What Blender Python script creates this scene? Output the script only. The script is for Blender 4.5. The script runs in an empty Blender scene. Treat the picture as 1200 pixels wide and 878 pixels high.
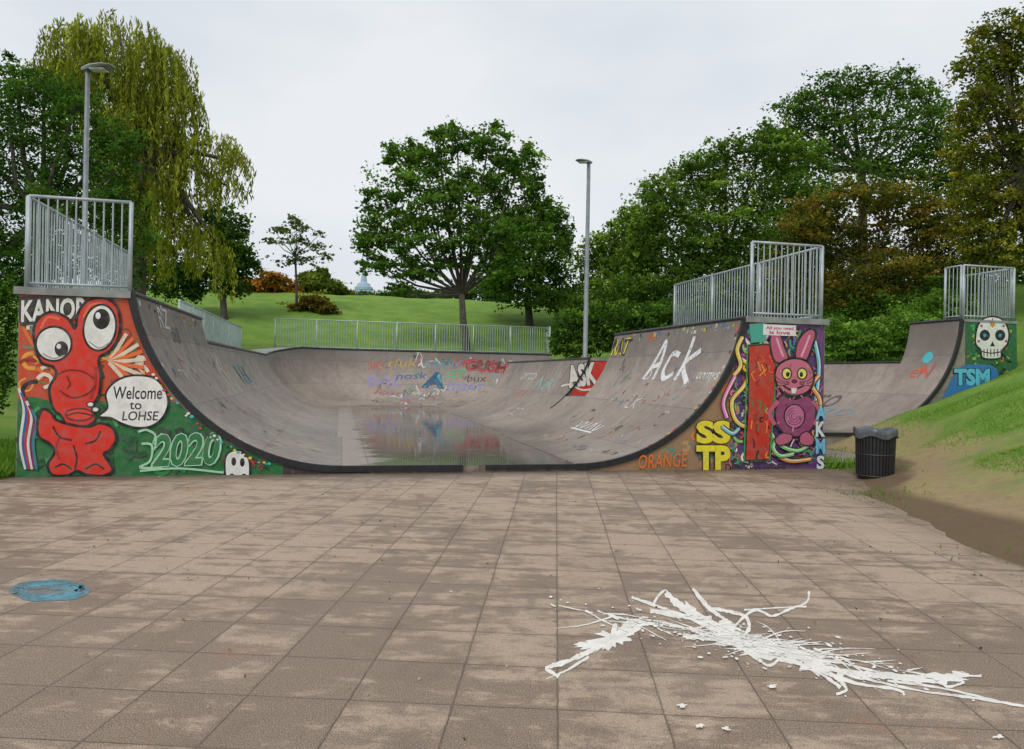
import bpy, math, random
import numpy as np
from mathutils import Vector, Matrix
from mathutils.geometry import tessellate_polygon
random.seed(7); rng=np.random.default_rng(7)
F=867.0; CAMH=1.6; ROLL=0.0193
S=bpy.context.scene
# ---------- helpers for placing things at surveyed positions ----------
def der(x,y):
    x0=x-600; y0=y-439
    return x0+y0*ROLL, y0-x0*ROLL
def at(x,y,D):
    a,b=der(x,y); return np.array([a/F*D, D, CAMH-b/F*D])
def gnd(x,y,z=0.0):
    a,b=der(x,y); D=(CAMH-z)*F/b; return (a/F*D, D)
YAW=math.radians(13); CU=math.cos(YAW); SU=math.sin(YAW)
L0=np.array([-6.95,10.4])
def uv2w(u,v): return (L0[0]+u*CU-v*SU, L0[1]+u*SU+v*CU)
def w2uv(X,Y):
    a=X-L0[0]; b=Y-L0[1]; return a*CU+b*SU, -a*SU+b*CU
def front(x,y,v0=0.0,O=None):
    O=L0 if O is None else O
    a,b=der(x,y); d=a/F
    ox=O[0]-v0*SU; oy=O[1]+v0*CU
    u=(d*oy-ox)/(CU-SU*d); D=oy+u*SU
    return u, CAMH-b/F*D
def lin(c):
    c=[k/255 for k in c]
    return tuple([(k/12.92 if k<.04045 else ((k+.055)/1.055)**2.4) for k in c])
def ss(a,b,x):
    t=np.clip((x-a)/(b-a),0,1); return t*t*(3-2*t)
# ---------- material helpers ----------
class NT:
    def __init__(s,name):
        s.m=bpy.data.materials.new(name); s.m.use_nodes=True; s.t=s.m.node_tree
        s.b=s.t.nodes['Principled BSDF']; s.out=s.t.nodes['Material Output']
    def n(s,k,**kw):
        nd=s.t.nodes.new(k)
        for a,b in kw.items(): setattr(nd,a,b)
        return nd
    def l(s,a,b): s.t.links.new(a,b)
    def val(s,sock,v):
        if isinstance(v,bpy.types.NodeSocket): s.l(v,sock)
        else: sock.default_value=v
    def math(s,op,a,b=0.0,c=None,clamp=False):
        nd=s.n('ShaderNodeMath',operation=op,use_clamp=clamp)
        s.val(nd.inputs[0],a); s.val(nd.inputs[1],b)
        if c is not None: s.val(nd.inputs[2],c)
        return nd.outputs[0]
    def mix(s,f,a,b,bt='MIX'):
        nd=s.n('ShaderNodeMix',data_type='RGBA',blend_type=bt)
        s.val(nd.inputs[0],f)
        for k,q in ((6,a),(7,b)):
            if isinstance(q,bpy.types.NodeSocket): s.l(q,nd.inputs[k])
            else: nd.inputs[k].default_value=(q[0],q[1],q[2],1)
        return nd.outputs[2]
    def noise(s,vec,sc,det=4,rough=.55,dist=0):
        nd=s.n('ShaderNodeTexNoise'); nd.inputs['Scale'].default_value=sc
        nd.inputs['Detail'].default_value=det; nd.inputs['Roughness'].default_value=rough
        nd.inputs['Distortion'].default_value=dist
        if vec is not None: s.l(vec,nd.inputs['Vector'])
        return nd.outputs['Fac']
    def rng(s,f,a,b,c=0.0,d=1.0):
        nd=s.n('ShaderNodeMapRange'); nd.interpolation_type='SMOOTHSTEP'
        s.val(nd.inputs[0],f)
        for i,q in enumerate((a,b,c,d)): nd.inputs[i+1].default_value=q
        return nd.outputs[0]
    def obj(s): return s.n('ShaderNodeTexCoord').outputs['Object']
    def uv(s): return s.n('ShaderNodeTexCoord').outputs['UV']
    def scale(s,vec,v):
        nd=s.n('ShaderNodeMapping'); s.l(vec,nd.inputs[0]); nd.inputs['Scale'].default_value=v; return nd.outputs[0]
    def bump(s,h,st=.3,d=.01):
        nd=s.n('ShaderNodeBump'); nd.inputs['Strength'].default_value=st; nd.inputs['Distance'].default_value=d
        s.l(h,nd.inputs['Height']); s.l(nd.outputs[0],s.b.inputs['Normal'])
    def col(s,c): s.val(s.b.inputs['Base Color'],c if isinstance(c,bpy.types.NodeSocket) else (c[0],c[1],c[2],1))
    def rough(s,r): s.val(s.b.inputs['Roughness'],r)
def simple(name,c,r=.6,metal=0,var=.25,sc=6,bump=0):
    t=NT(name); o=t.obj(); f=t.noise(o,sc,5)
    d=tuple(k*(1-var) for k in c); e=tuple(min(1,k*(1+var)) for k in c)
    t.col(t.mix(t.rng(f,.3,.7),d,e)); t.rough(r); t.b.inputs['Metallic'].default_value=metal
    if bump: t.bump(f,bump,.01)
    return t.m
def attrmat(name,rough=.5,leaf=False,worn=0,soft=.06):
    t=NT(name); a=t.n('ShaderNodeAttribute',attribute_name='Col')
    if leaf:
        df=t.n('ShaderNodeBsdfDiffuse'); t.l(a.outputs['Color'],df.inputs[0])
        tr=t.n('ShaderNodeBsdfTranslucent'); 
        c=t.mix(1.0,a.outputs['Color'],(1.35,1.35,.6),'MULTIPLY'); t.l(c,tr.inputs[0])
        mx=t.n('ShaderNodeMixShader'); mx.inputs[0].default_value=.38
        t.l(df.outputs[0],mx.inputs[1]); t.l(tr.outputs[0],mx.inputs[2]); t.l(mx.outputs[0],t.out.inputs[0])
    else:
        o=t.obj(); f=t.noise(o,9,5); g=t.noise(o,60,2)
        c=t.mix(t.rng(f,.35,.75,.0,.28),a.outputs['Color'],(.25,.22,.2),'MIX')
        c=t.mix(t.rng(g,.4,.8,0,.12),c,(.02,.02,.02)); t.col(c); t.rough(rough)
        if worn:
            h=t.noise(o,14,6,.75); k=t.noise(o,1.6,3)
            s_=t.math('ADD',h,t.math('MULTIPLY',t.math('SUBTRACT',k,.5),.5)); al=t.rng(s_,worn-soft,worn+soft)
            t.l(al,t.b.inputs['Alpha'])
    return t.m
M={}
M['leaf']=attrmat('leaf',leaf=True); M['paint']=attrmat('spray_paint',.55); M['worn']=attrmat('worn_spray_paint',.6,worn=.37,soft=.09); M['worn2']=attrmat('faded_chalk',.8,worn=.42,soft=.12); M['splat']=attrmat('dried_emulsion',.6,worn=.33,soft=.04)
M['bark']=simple('bark',(.085,.07,.055),.9,0,.4,8,.5)
M['galv']=simple('galvanised_steel',(.40,.45,.47),.5,.3,.15,5)
M['galvg']=simple('greenish_steel',(.40,.49,.45),.5,.25,.15,5)
M['black']=simple('black_rubber',(.018,.018,.02),.55,0,.3,10)
M['cop']=simple('coping_steel',(.06,.06,.065),.4,.6,.3,10)
M['panel']=simple('grey_panel',(.25,.22,.19),.7,0,.25,4,.1)
M['conc']=simple('concrete_base',(.2,.165,.13),.85,0,.4,7,.3)
M['deck']=simple('deck_plate',(.26,.27,.26),.7,0,.2,5)
# ---------- mesh builder ----------
class MB:
    def __init__(s): s.v=[]; s.f=[]; s.mi=[]; s.uv=None
    def add(s,vs,fs,mi=0):
        o=len(s.v); s.v+= [tuple(map(float,p)) for p in vs]; s.f+=[tuple(o+i for i in f) for f in fs]; s.mi+=[mi]*len(fs)
    def box(s,a,b,mi=0):
        x0,y0,z0=a; x1,y1,z1=b
        s.add([(x0,y0,z0),(x1,y0,z0),(x1,y1,z0),(x0,y1,z0),(x0,y0,z1),(x1,y0,z1),(x1,y1,z1),(x0,y1,z1)],
         [(0,3,2,1),(4,5,6,7),(0,1,5,4),(1,2,6,5),(2,3,7,6),(3,0,4,7)],mi)
    def tube(s,pts,rad,n=8,mi=0,cap=True):
        pts=[Vector(p) for p in pts]
        if not hasattr(rad,'__len__'): rad=[rad]*len(pts)
        vs=[]; fs=[]; prev=None
        for i,p in enumerate(pts):
            d=(pts[min(i+1,len(pts)-1)]-pts[max(i-1,0)]).normalized()
            a=d.cross(Vector((0,0,1))) if abs(d.z)<.95 else d.cross(Vector((0,1,0)))
            if prev is not None:
                a=prev-d*prev.dot(d)
            a.normalize(); prev=a; b=d.cross(a)
            for k in range(n):
                t=2*math.pi*k/n; vs.append(p+(a*math.cos(t)+b*math.sin(t))*rad[i])
        for i in range(len(pts)-1):
            for k in range(n):
                fs.append((i*n+k,i*n+(k+1)%n,(i+1)*n+(k+1)%n,(i+1)*n+k))
        if cap: fs.append(tuple(range(n))[::-1]); fs.append(tuple((len(pts)-1)*n+k for k in range(n)))
        s.add(vs,fs,mi)
    def build(s,name,mats,parent=None,smooth=False):
        me=bpy.data.meshes.new(name); me.from_pydata(s.v,[],s.f)
        for m in mats: me.materials.append(m)
        me.polygons.foreach_set('material_index',s.mi)
        if smooth: me.polygons.foreach_set('use_smooth',[True]*len(me.polygons))
        me.update()
        ob=bpy.data.objects.new(name,me); S.collection.objects.link(ob)
        if parent: ob.parent=parent
        return ob
def empty(name,loc=(0,0,0),rz=0):
    e=bpy.data.objects.new(name,None); S.collection.objects.link(e); e.location=loc; e.rotation_euler=(0,0,rz); return e
def npmesh(name,V,nq,col,mat,parent=None,k=4):
    me=bpy.data.meshes.new(name); n=len(V)
    me.vertices.add(n); me.vertices.foreach_set('co',V.astype(np.float32).ravel())
    me.loops.add(n); me.loops.foreach_set('vertex_index',np.arange(n,dtype=np.int32))
    me.polygons.add(nq); me.polygons.foreach_set('loop_start',np.arange(0,n,k,dtype=np.int32))
    me.update(calc_edges=True)
    ca=me.color_attributes.new('Col','FLOAT_COLOR','POINT')
    ca.data.foreach_set('color',np.c_[col,np.ones(len(col))].astype(np.float32).ravel())
    me.materials.append(mat)
    ob=bpy.data.objects.new(name,me); S.collection.objects.link(ob)
    if parent: ob.parent=parent
    return ob
def unit(a): return a/np.maximum(np.linalg.norm(a,axis=1,keepdims=True),1e-6)
def leaves(name,P,A,l,w,col,parent=None):
    n=len(P); B=unit(np.cross(A,unit(rng.normal(size=(n,3)))))
    l=l[:,None]; w=w[:,None]
    V=np.stack([P-A*l*.5,P+B*w*.5,P+A*l*.5,P-B*w*.5],1).reshape(-1,3)
    return npmesh(name,V,n,np.repeat(col,4,axis=0),M['leaf'],parent)
# ---------- terrain ----------
C2=np.array([11.2,18.5])
def w2c(X,Y):
    a=X-C2[0]; b=Y-C2[1]; return a*CU+b*SU,-a*SU+b*CU
def x0e(Y): return 4.55+np.clip(Y-8,0,14)*.27+.12*np.sin(Y*1.7)+.07*np.sin(Y*4.1)
def terr(X,Y):
    X=np.asarray(X,float); Y=np.asarray(Y,float)
    u,v=w2uv(X,Y); a,b=w2c(X,Y)
    inb=ss(-.5,-.2,u)*(1-ss(15.2,16.5,u))*ss(-.5,.3,v)*(1-ss(24.9,25.6,v))
    hb=2.45*ss(24.9,26.5,v)+5.4*ss(25.5,52,v)
    hl=3.8*ss(.4,13,-u)*ss(-1,10,v)
    s=X-x0e(Y)
    hr=.09*ss(-.15,.5,s)+.43*np.log1p(np.exp(np.clip(3.5*(s-.7),-30,30)))/3.5
    hr=np.where(hr>3,3+1.2*np.tanh((hr-3)/1.2),hr)
    hr=hr+2.3*ss(14,19,X)*ss(20,32,Y)
    hq=3.0*ss(15.5,20,u)*ss(8,16,v)
    in2=ss(-6.5,-5.3,a)*(1-ss(1.5,2.0,a))*ss(.1,.6,b)*(1-ss(10.5,12,b))
    h=np.maximum(np.maximum(hb,hl),np.maximum(hr,hq))
    h=h+(.05*np.sin(X*.9+Y*.4)+.04*np.sin(Y*1.3-X*.5)+.02*np.sin(X*3.1+Y*2.3)+.02*np.sin(Y*3.7-X*2.1))*ss(.2,1.2,h)
    h=h*(1-inb)*(1-in2)
    R=np.hypot(X,Y); return h*(1-ss(110,500,R))
gx=np.r_[-1500,-700,-300,-150,-90,-60,np.arange(-40,34,.4),40,60,90,150,300,700,1500]
gy=np.r_[-300,-100,-40,-15,-8,np.arange(-4,70,.4),80,100,140,220,400,800,1600]
XX,YY=np.meshgrid(gx,gy); ZZ=terr(XX,YY)
nx,ny=len(gx),len(gy)
V=np.stack([XX,YY,ZZ],-1).reshape(-1,3)
idx=np.arange(nx*ny).reshape(ny,nx)
fc=np.stack([idx[:-1,:-1],idx[:-1,1:],idx[1:,1:],idx[1:,:-1]],-1).reshape(-1,4)
me=bpy.data.meshes.new('ground'); me.from_pydata(V.tolist(),[],fc.tolist())
s_=(XX-x0e(YY)); soil=(1-.6*ss(.6,1.7,s_+.3*np.sin(YY*.8))-.4*ss(1.7,3.0,s_))*(1-ss(17,22,YY))
soil=np.where((XX<4)&(YY<40)&(XX>-9),1.0,soil); soil=np.where(XX<-8.3,0.1,soil)
uu,vv=w2uv(XX,YY); soil=np.where((vv>24.5),0,soil)
at_=me.attributes.new('soil','FLOAT','POINT'); at_.data.foreach_set('value',soil.astype(np.float32).ravel())
me.polygons.foreach_set('use_smooth',[True]*len(me.polygons))
t=NT('grass_and_soil'); o=t.obj()
a=t.n('ShaderNodeAttribute',attribute_name='soil').outputs['Fac']
n1=t.noise(o,.8,6,.6); n2=t.noise(o,7,6,.7); n3=t.noise(o,60,3,.6)
g=t.mix(t.rng(n1,.3,.7),(.11,.235,.028),(.21,.335,.055))
g=t.mix(t.rng(n2,.4,.75,0,.7),g,(.075,.155,.025)); g=t.mix(t.rng(n3,.4,.7,0,.5),g,(.26,.36,.09))
b_=t.mix(t.rng(n1,.35,.7),(.36,.26,.15),(.33,.30,.12)); b_=t.mix(t.rng(n2,.4,.75,0,.6),b_,(.22,.15,.085)); b_=t.mix(t.rng(n3,.5,.7,0,.5),b_,(.48,.38,.24))
edge=t.rng(a,.9,1.0); b_=t.mix(t.math('MULTIPLY',edge,.8),b_,(.13,.085,.055))
f=t.math('ADD',a,t.math('MULTIPLY',t.math('SUBTRACT',n1,.5),1.3)); f=t.math('ADD',f,t.math('MULTIPLY',t.math('SUBTRACT',n2,.5),1.0))
f=t.rng(f,.12,.62)
t.col(t.mix(f,g,b_)); t.rough(.9); t.bump(t.math('ADD',n2,t.math('MULTIPLY',n3,.6)),.7,.05); t.b.inputs['Specular IOR Level'].default_value=.15
me.materials.append(t.m); ob=bpy.data.objects.new('ground',me); S.collection.objects.link(ob)
# ---------- pavement ----------
PA=math.radians(-3.4)
t=NT('concrete_slabs'); o=t.obj(); sp=t.n('ShaderNodeSeparateXYZ'); t.l(o,sp.inputs[0])
warp=t.math('MULTIPLY',t.math('SUBTRACT',t.noise(o,7,4,.7),.5),.016)
def jd(s):
    q=t.math('DIVIDE',t.math('ADD',s,warp),.5); fr=t.math('FRACT',q); return t.math('MINIMUM',fr,t.math('SUBTRACT',1.0,fr)),t.math('FLOOR',q)
dx,ix=jd(sp.outputs[0]); dy,iy=jd(sp.outputs[1])
d=t.math('MINIMUM',dx,dy)
cb=t.n('ShaderNodeCombineXYZ'); t.l(ix,cb.inputs[0]); t.l(iy,cb.inputs[1])
wn=t.n('ShaderNodeTexWhiteNoise'); t.l(cb.outputs[0],wn.inputs[0]); r=wn.outputs['Value']
big=t.noise(o,.4,5,.6); med=t.noise(o,3.4,9,.72,.5); fine=t.noise(o,42,4,.7); spk=t.noise(o,150,2,.8)
hz=t.noise(t.scale(o,(.9,3.4,1)),2.4,8,.75,.4)
w=t.math('ADD',t.math('MULTIPLY',med,.7),t.math('MULTIPLY',hz,.8)); w=t.math('ADD',w,t.math('MULTIPLY',big,.75))
w=t.math('ADD',w,t.math('MULTIPLY',t.math('SUBTRACT',r,.5),.12))
w=t.math('SUBTRACT',w,t.rng(dy,.0,.14,.07,0)); w=t.math('SUBTRACT',w,t.rng(dx,.0,.08,.03,0))
w=t.math('ADD',w,t.math('MULTIPLY',t.math('SUBTRACT',fine,.5),.34))
w=t.math('ADD',w,t.rng(sp.outputs[1],3.0,6.5,-.06,.02))
dry=t.rng(w,1.05,1.19)
c=t.mix(dry,(.20,.138,.096),(.46,.345,.25))
c=t.mix(t.rng(r,0,1,0,.2),c,(.32,.25,.19)); c=t.mix(t.rng(spk,.45,.70,0,.7),c,(.55,.45,.35)); c=t.mix(t.rng(spk,.52,.30,0,.65),c,(.06,.042,.032))
c=t.mix(t.rng(fine,.48,.72,0,.45),c,(.115,.08,.057))
c=t.mix(t.rng(t.noise(o,1.3,7,.7,1.0),.5,.7,0,.4),c,(.13,.085,.06))
rust=t.math('MULTIPLY',t.rng(t.noise(o,.9,5,.6),.62,.74),.5); c=t.mix(rust,c,(.38,.17,.09))
A_=PA
def lc(wx,wy): return (wx*math.cos(A_)+wy*math.sin(A_), -wx*math.sin(A_)+wy*math.cos(A_))
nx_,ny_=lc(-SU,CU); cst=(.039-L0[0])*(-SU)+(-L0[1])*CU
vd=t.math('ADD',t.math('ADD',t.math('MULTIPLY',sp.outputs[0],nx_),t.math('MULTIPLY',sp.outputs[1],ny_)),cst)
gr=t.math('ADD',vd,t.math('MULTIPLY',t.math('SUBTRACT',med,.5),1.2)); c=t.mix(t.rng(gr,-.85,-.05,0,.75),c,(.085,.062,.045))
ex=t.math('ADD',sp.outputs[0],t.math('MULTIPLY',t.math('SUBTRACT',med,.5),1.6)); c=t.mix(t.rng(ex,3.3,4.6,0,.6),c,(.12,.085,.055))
j=t.rng(d,.004,.013,1,0); c=t.mix(t.math('MULTIPLY',j,t.rng(hz,.35,.6,.35,.75)),c,(.07,.05,.037))
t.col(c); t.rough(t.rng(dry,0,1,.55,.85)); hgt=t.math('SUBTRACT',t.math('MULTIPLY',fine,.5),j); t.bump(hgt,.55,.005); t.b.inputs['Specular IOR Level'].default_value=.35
pm=MB()
def toloc(X,Y):
    X-=.039; return (X*math.cos(-PA)-Y*math.sin(-PA), X*math.sin(-PA)+Y*math.cos(-PA))
outer=[(-14,-4),(5.1,-4),(5.1,5),(5.2,9),(5.7,11.5),(6.4,13.4),(5.9,13.6),(-8.6,10.1),(-14,9)]
pm.add([(*toloc(*p),0) for p in outer],[tuple(range(len(outer)))])
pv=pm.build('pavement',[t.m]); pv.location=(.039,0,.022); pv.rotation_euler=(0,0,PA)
# ---------- ramp parts ----------
Z0=.13; R=3.04
def arcw(H,z0=Z0):
    th=math.acos(1-(H-z0)/R); return th,R*math.sin(th)
def sweep(name,st,mat,parent,z0=Z0,n=22):
    vs=[];fs=[];uvs=[]
    for (u,v,a,b,H,s) in st:
        th,w=arcw(H,z0)
        for i in range(n+1):
            q=th*i/n; off=w-R*math.sin(q); vs.append((u+a*off,v+b*off,z0+R*(1-math.cos(q)))); uvs.append((s,R*q))
    m=n+1
    for i in range(len(st)-1):
        for k in range(n): fs.append((i*m+k,(i+1)*m+k,(i+1)*m+k+1,i*m+k+1))
    me=bpy.data.meshes.new(name); me.from_pydata(vs,[],fs)
    ul=me.uv_layers.new(name='UVMap'); 
    for lp in me.loops: ul.data[lp.index].uv=uvs[lp.vertex_index]
    me.polygons.foreach_set('use_smooth',[True]*len(fs)); me.materials.append(mat)
    ob=bpy.data.objects.new(name,me); S.collection.objects.link(ob); ob.parent=parent; return ob
t=NT('ramp_surface'); o=t.obj(); uvn=t.uv()
n1=t.noise(o,.6,6,.6); n2=t.noise(o,4,6,.65); sc=t.noise(t.scale(uvn,(9,.7,1)),3,5,.7); scr=t.noise(t.scale(uvn,(1.2,6,1)),6,6,.8)
c=t.mix(t.rng(n1,.3,.7),(.25,.198,.165),(.365,.30,.255)); c=t.mix(t.rng(n2,.4,.75,0,.45),c,(.17,.14,.12))
c=t.mix(t.rng(sc,.5,.8,0,.35),c,(.46,.40,.35)); c=t.mix(t.rng(scr,.55,.75,0,.4),c,(.15,.12,.105))
sv=t.n('ShaderNodeSeparateXYZ'); t.l(uvn,sv.inputs[0]); c=t.mix(t.rng(t.math('ADD',sv.outputs[1],t.math('MULTIPLY',n2,1.2)),3.4,4.6,0,.45),c,(.14,.125,.115))
damp=t.rng(t.math('ADD',sv.outputs[1],t.math('MULTIPLY',n1,2.4)),1.1,2.4,1,0); c=t.mix(t.math('MULTIPLY',damp,.45),c,(.13,.105,.09))
br=t.n('ShaderNodeTexBrick'); t.l(uvn,br.inputs[0]); br.inputs['Scale'].default_value=1; br.inputs['Mortar Size'].default_value=.008
br.inputs['Brick Width'].default_value=2.44; br.inputs['Row Height'].default_value=1.22; br.offset=0
br.inputs['Color1'].default_value=(.40,.40,.40,1); br.inputs['Color2'].default_value=(.60,.60,.60,1); br.inputs['Mortar'].default_value=(.5,.5,.5,1)
c=t.mix(.4,c,br.outputs['Color'],'OVERLAY'); c=t.mix(t.math('MULTIPLY',br.outputs['Fac'],.6),c,(.08,.07,.06))
t.col(c); t.rough(t.math('SUBTRACT',t.rng(n2,.3,.7,.40,.58),t.math('MULTIPLY',damp,.17))); t.bump(t.math('SUBTRACT',t.math('MULTIPLY',n2,.3),br.outputs['Fac']),.3,.006)
M['ramp']=t.m
t=NT('wet_ramp_floor'); o=t.obj(); sp=t.n('ShaderNodeSeparateXYZ'); t.l(o,sp.inputs[0])
n1=t.noise(o,.5,6,.6,.5); n2=t.noise(o,3,6,.65); n4=t.noise(t.scale(o,(.45,1.3,1)),1.3,6,.7,.7); n5=t.noise(t.scale(o,(1,3.0,1)),7,4,.7)
du=t.math('ABSOLUTE',t.math('SUBTRACT',sp.outputs[0],6.7)); m=t.rng(du,1.3,2.4,.8,-.15)
m=t.math('ADD',m,t.math('MULTIPLY',t.math('SUBTRACT',n4,.5),2.2)); wet=t.rng(m,.25,.6)
c=t.mix(t.rng(n2,.3,.7),(.25,.2,.17),(.33,.27,.23)); c=t.mix(wet,c,(.075,.062,.054))
def seam(s,per):
    q=t.math('FRACT',t.math('DIVIDE',s,per)); q=t.math('MINIMUM',q,t.math('SUBTRACT',1.0,q)); return t.rng(q,.004,.010,1,0)
sm=t.math('MAXIMUM',seam(sp.outputs[0],1.22),seam(sp.outputs[1],2.44)); c=t.mix(t.math('MULTIPLY',sm,.7),c,(.05,.043,.04))
t.col(c); t.rough(t.math('ADD',t.rng(wet,0,1,.38,.05),t.rng(n2,.45,.7,0,.07))); t.bump(t.math('SUBTRACT',t.math('MULTIPLY',n5,t.rng(wet,0,1,.3,.13)),t.math('MULTIPLY',sm,.4)),.3,.005)
M['floor']=t.m
bowl=empty('skate_halfpipe',(L0[0],L0[1],0),YAW)
HT=2.67; UC=1.48; UR=11.26; UE=12.89
thT,wT=arcw(HT)
TL=5.3
sweep('left_tall_transition',[(UC,v,1,0,HT,v) for v in (0,TL)],M['ramp'],bowl)
HL=2.2; HB=2.62; VB=23.6; RC=4.2
st=[(UC,v,1,0,HL,v) for v in np.linspace(TL,VB-RC,5)]; s=VB-RC
for i in range(1,13):
    q=math.pi/2*i/12; s+=RC*math.pi/24
    st.append((UC+RC-RC*math.cos(q),VB-RC+RC*math.sin(q),math.cos(q),-math.sin(q),HL+(HB-HL)*min(1,i/6),s))
for u in np.linspace(UC+RC,14.6,5)[1:]: st.append((u,VB,0,-1,HB,s+u-UC-RC))
sweep('back_transition',st,M['ramp'],bowl); ST=st
TR=6.2
sweep('right_tall_transition',[(UR,v,-1,0,HT,v) for v in (0,TR)],M['ramp'],bowl)
HRL=2.1; V1=8.2; V2=18.5; HG=1.02
sweep('right_low_transition',[(UR,v,-1,0,HRL,v) for v in (V1,V2)],M['ramp'],bowl)
UB=UR-arcw(HRL)[1]; UG=UB+arcw(HG)[1]
sweep('right_link_transition',[(UG,v,-1,0,HG,v) for v in (TR,V1)],M['ramp'],bowl)
fl=MB(); fl.add([(UC,0,Z0-.003),(14.6,0,Z0-.003),(14.6,VB,Z0-.003),(UC,VB,Z0-.003)],[(0,1,2,3)]); fl.build('flat_bottom',[M['floor']],bowl)
def prof(side,H,n=26,z0=Z0):
    th,w=arcw(H,z0); out=[]
    for i in range(n+1):
        q=th*i/n; off=w-R*math.sin(q); z=z0+R*(1-math.cos(q))
        out.append(((UC+off) if side=='L' else (UR-off),z))
    return out
def fascia(mb,pr,uo,H,v,mi=0):
    pts=[(pr[0][0],v,0)]+[(a,v,b-.004) for a,b in pr]+[(uo,v,H-.004),(uo,v,0)]
    mb.add(pts,[tuple(range(len(pts)))],mi)
st_=MB()
fascia(st_,prof('L',HT),0,HT,0); fascia(st_,prof('R',HT),UE,HT,0)
fascia(st_,prof('L',HT),0,HT,TL); fascia(st_,prof('R',HT),UE,HT,TR)
fascia(st_,prof('R',HRL),12.4,HRL,V1); fascia(st_,prof('R',HRL),12.4,HRL,V2)
pL=prof('L',HT)[0][0]; pR=prof('R',HT)[0][0]
st_.add([(pL,.0,0),(pR,.0,0),(pR,.0,Z0-.004),(pL,.0,Z0-.004)],[(0,1,2,3)],1)
def wall(u,v0,v1,H): st_.add([(u,v0,0),(u,v1,0),(u,v1,H-.004),(u,v0,H-.004)],[(0,1,2,3)],0)
wall(0,0,TL,HT); wall(UE,0,TR,HT); wall(12.4,V1,V2,HRL); wall(0,TL,VB+1.2,HL); wall(12.35,TR,V1,HG)
def deck(u0,u1,v0,v1,H): st_.box((u0,v0,H-.06),(u1,v1,H+.004),2)
deck(-.03,UC,-.03,TL,HT); deck(UR,UE+.03,-.03,TR,HT); deck(UR,12.43,V1-.02,V2,HRL); deck(UG,12.38,TR+.004,V1-.024,HG)
dl=[]
for (u,v,a,b,H,s) in ST:
    dl.append(((u,v,H),(u-a*1.5,v-b*1.5,H)))
for i in range(len(dl)-1):
    st_.add([dl[i][0],dl[i+1][0],dl[i+1][1],dl[i][1]],[(0,1,2,3)],2)
    a,b=dl[i][1],dl[i+1][1]; st_.add([a,b,(b[0],b[1],0),(a[0],a[1],0)],[(0,1,2,3)],0)
st_.add([(14.6,VB,0),(14.6,VB+1.5,0),(14.6,VB+1.5,HB),(14.6,VB,HB)],[(0,1,2,3)],0)
pb=[(14.602,v,z) for v,z in [(VB-arcw(HB)[1]+R*math.sin(arcw(HB)[0]*i/16),Z0+R*(1-math.cos(arcw(HB)[0]*i/16))) for i in range(17)]]
pb=pb+[(14.602,VB,0),(14.602,pb[0][1],0)]; st_.add(pb,[tuple(range(len(pb)))],0)
st_.build('ramp_structure',[M['panel'],M['conc'],M['deck']],bowl)
ed=MB()
def edging(pr,v,wd=.085,inner=.015):
    n=len(pr)
    P=[Vector((a,b)) for a,b in pr]
    for i in range(n-1):
        q=[]
        for k in (i,i+1):
            d=(P[min(k+1,n-1)]-P[max(k-1,0)]).normalized(); nr=Vector((-d.y,d.x))
            if nr.y<0: nr=-nr
            q.append((P[k]+nr*inner,P[k]-nr*wd))
        (a,b),(c,d)=q
        vs=[(p.x,vv,p.y) for vv in (v-.035,v+.03) for p in (a,c,d,b)]
        ed.add(vs,[(0,1,2,3),(7,6,5,4),(0,4,5,1),(3,2,6,7)],0)
edging(prof('L',HT),0); edging(prof('R',HT),0); edging(prof('R',HRL)[13:],V1,.03)
ed.box((pL,-.035,.05),(6.35,.03,Z0+.012),0); ed.box((6.72,-.03,.06),(pR,.03,Z0+.008),0)
ed.box((-.05,-.055,HT-.075),(UC-.03,-.033,HT+.03),2); ed.box((UR+.03,-.055,HT-.075),(UE+.05,-.033,HT+.03),2)
ed.tube([(UC,-.03,HT),(UC,TL,HT)],.035,8,1); ed.tube([(UR,-.03,HT),(UR,TR,HT)],.035,8,1); ed.tube([(UR,V1,HRL),(UR,V2,HRL)],.035,8,1)
ed.tube([(u,v,H) for (u,v,a,b,H,s) in ST],.045,8,1)
ed.build('edging_and_coping',[M['black'],M['cop'],M['deck']],bowl)
# ---------- second ramp ----------
r2=empty('quarter_pipe',(C2[0],C2[1],0),YAW)
z2=.35; H2=3.2; H2L=2.15
sweep('tall_transition',[(0,v,-1,0,H2,v) for v in (0,1.7)],M['ramp'],r2,z2)
sweep('low_transition',[(0,v,-1,0,H2L,v) for v in (1.7,10.3)],M['ramp'],r2,z2)
mb=MB(); 
def prof2(H):
    th,w=arcw(H,z2); return [(-(w-R*math.sin(th*i/24)),z2+R*(1-math.cos(th*i/24))) for i in range(25)]
for v,H in ((0,H2),(1.7,H2)):
    pr=prof2(H); pts=[(-5.3,v,-.1),(-5.3,v,z2-.004)]+[(a,v,b-.004) for a,b in pr]+[(1.68,v,H-.004),(1.68,v,-.1)]
    mb.add(pts,[tuple(range(len(pts)))],0)
mb.add([(-5.3,0,z2),(-2.6,0,z2),(-2.6,10.3,z2),(-5.3,10.3,z2)],[(0,1,2,3)],1)
mb.box((0,-.02,H2-.06),(1.7,1.7,H2+.004),2); mb.box((0,1.702,H2L-.06),(1.6,10.3,H2L),2)
mb.add([(1.68,0,0),(1.68,1.7,0),(1.68,1.7,H2-.06),(1.68,0,H2-.06)],[(0,1,2,3)],0)
mb.build('structure',[M['panel'],M['ramp'],M['deck']],r2)
ed=MB(); edging(prof2(H2),0,.07); ed.box((-5.3,-.035,z2-.07),(-2.9,.03,z2+.01),0)
ed.tube([(0,0,H2),(0,1.7,H2)],.035,8,1); ed.tube([(0,1.7,H2L),(0,10.3,H2L)],.035,8,1)
ed.build('edging',[M['black'],M['cop']],r2)
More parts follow.
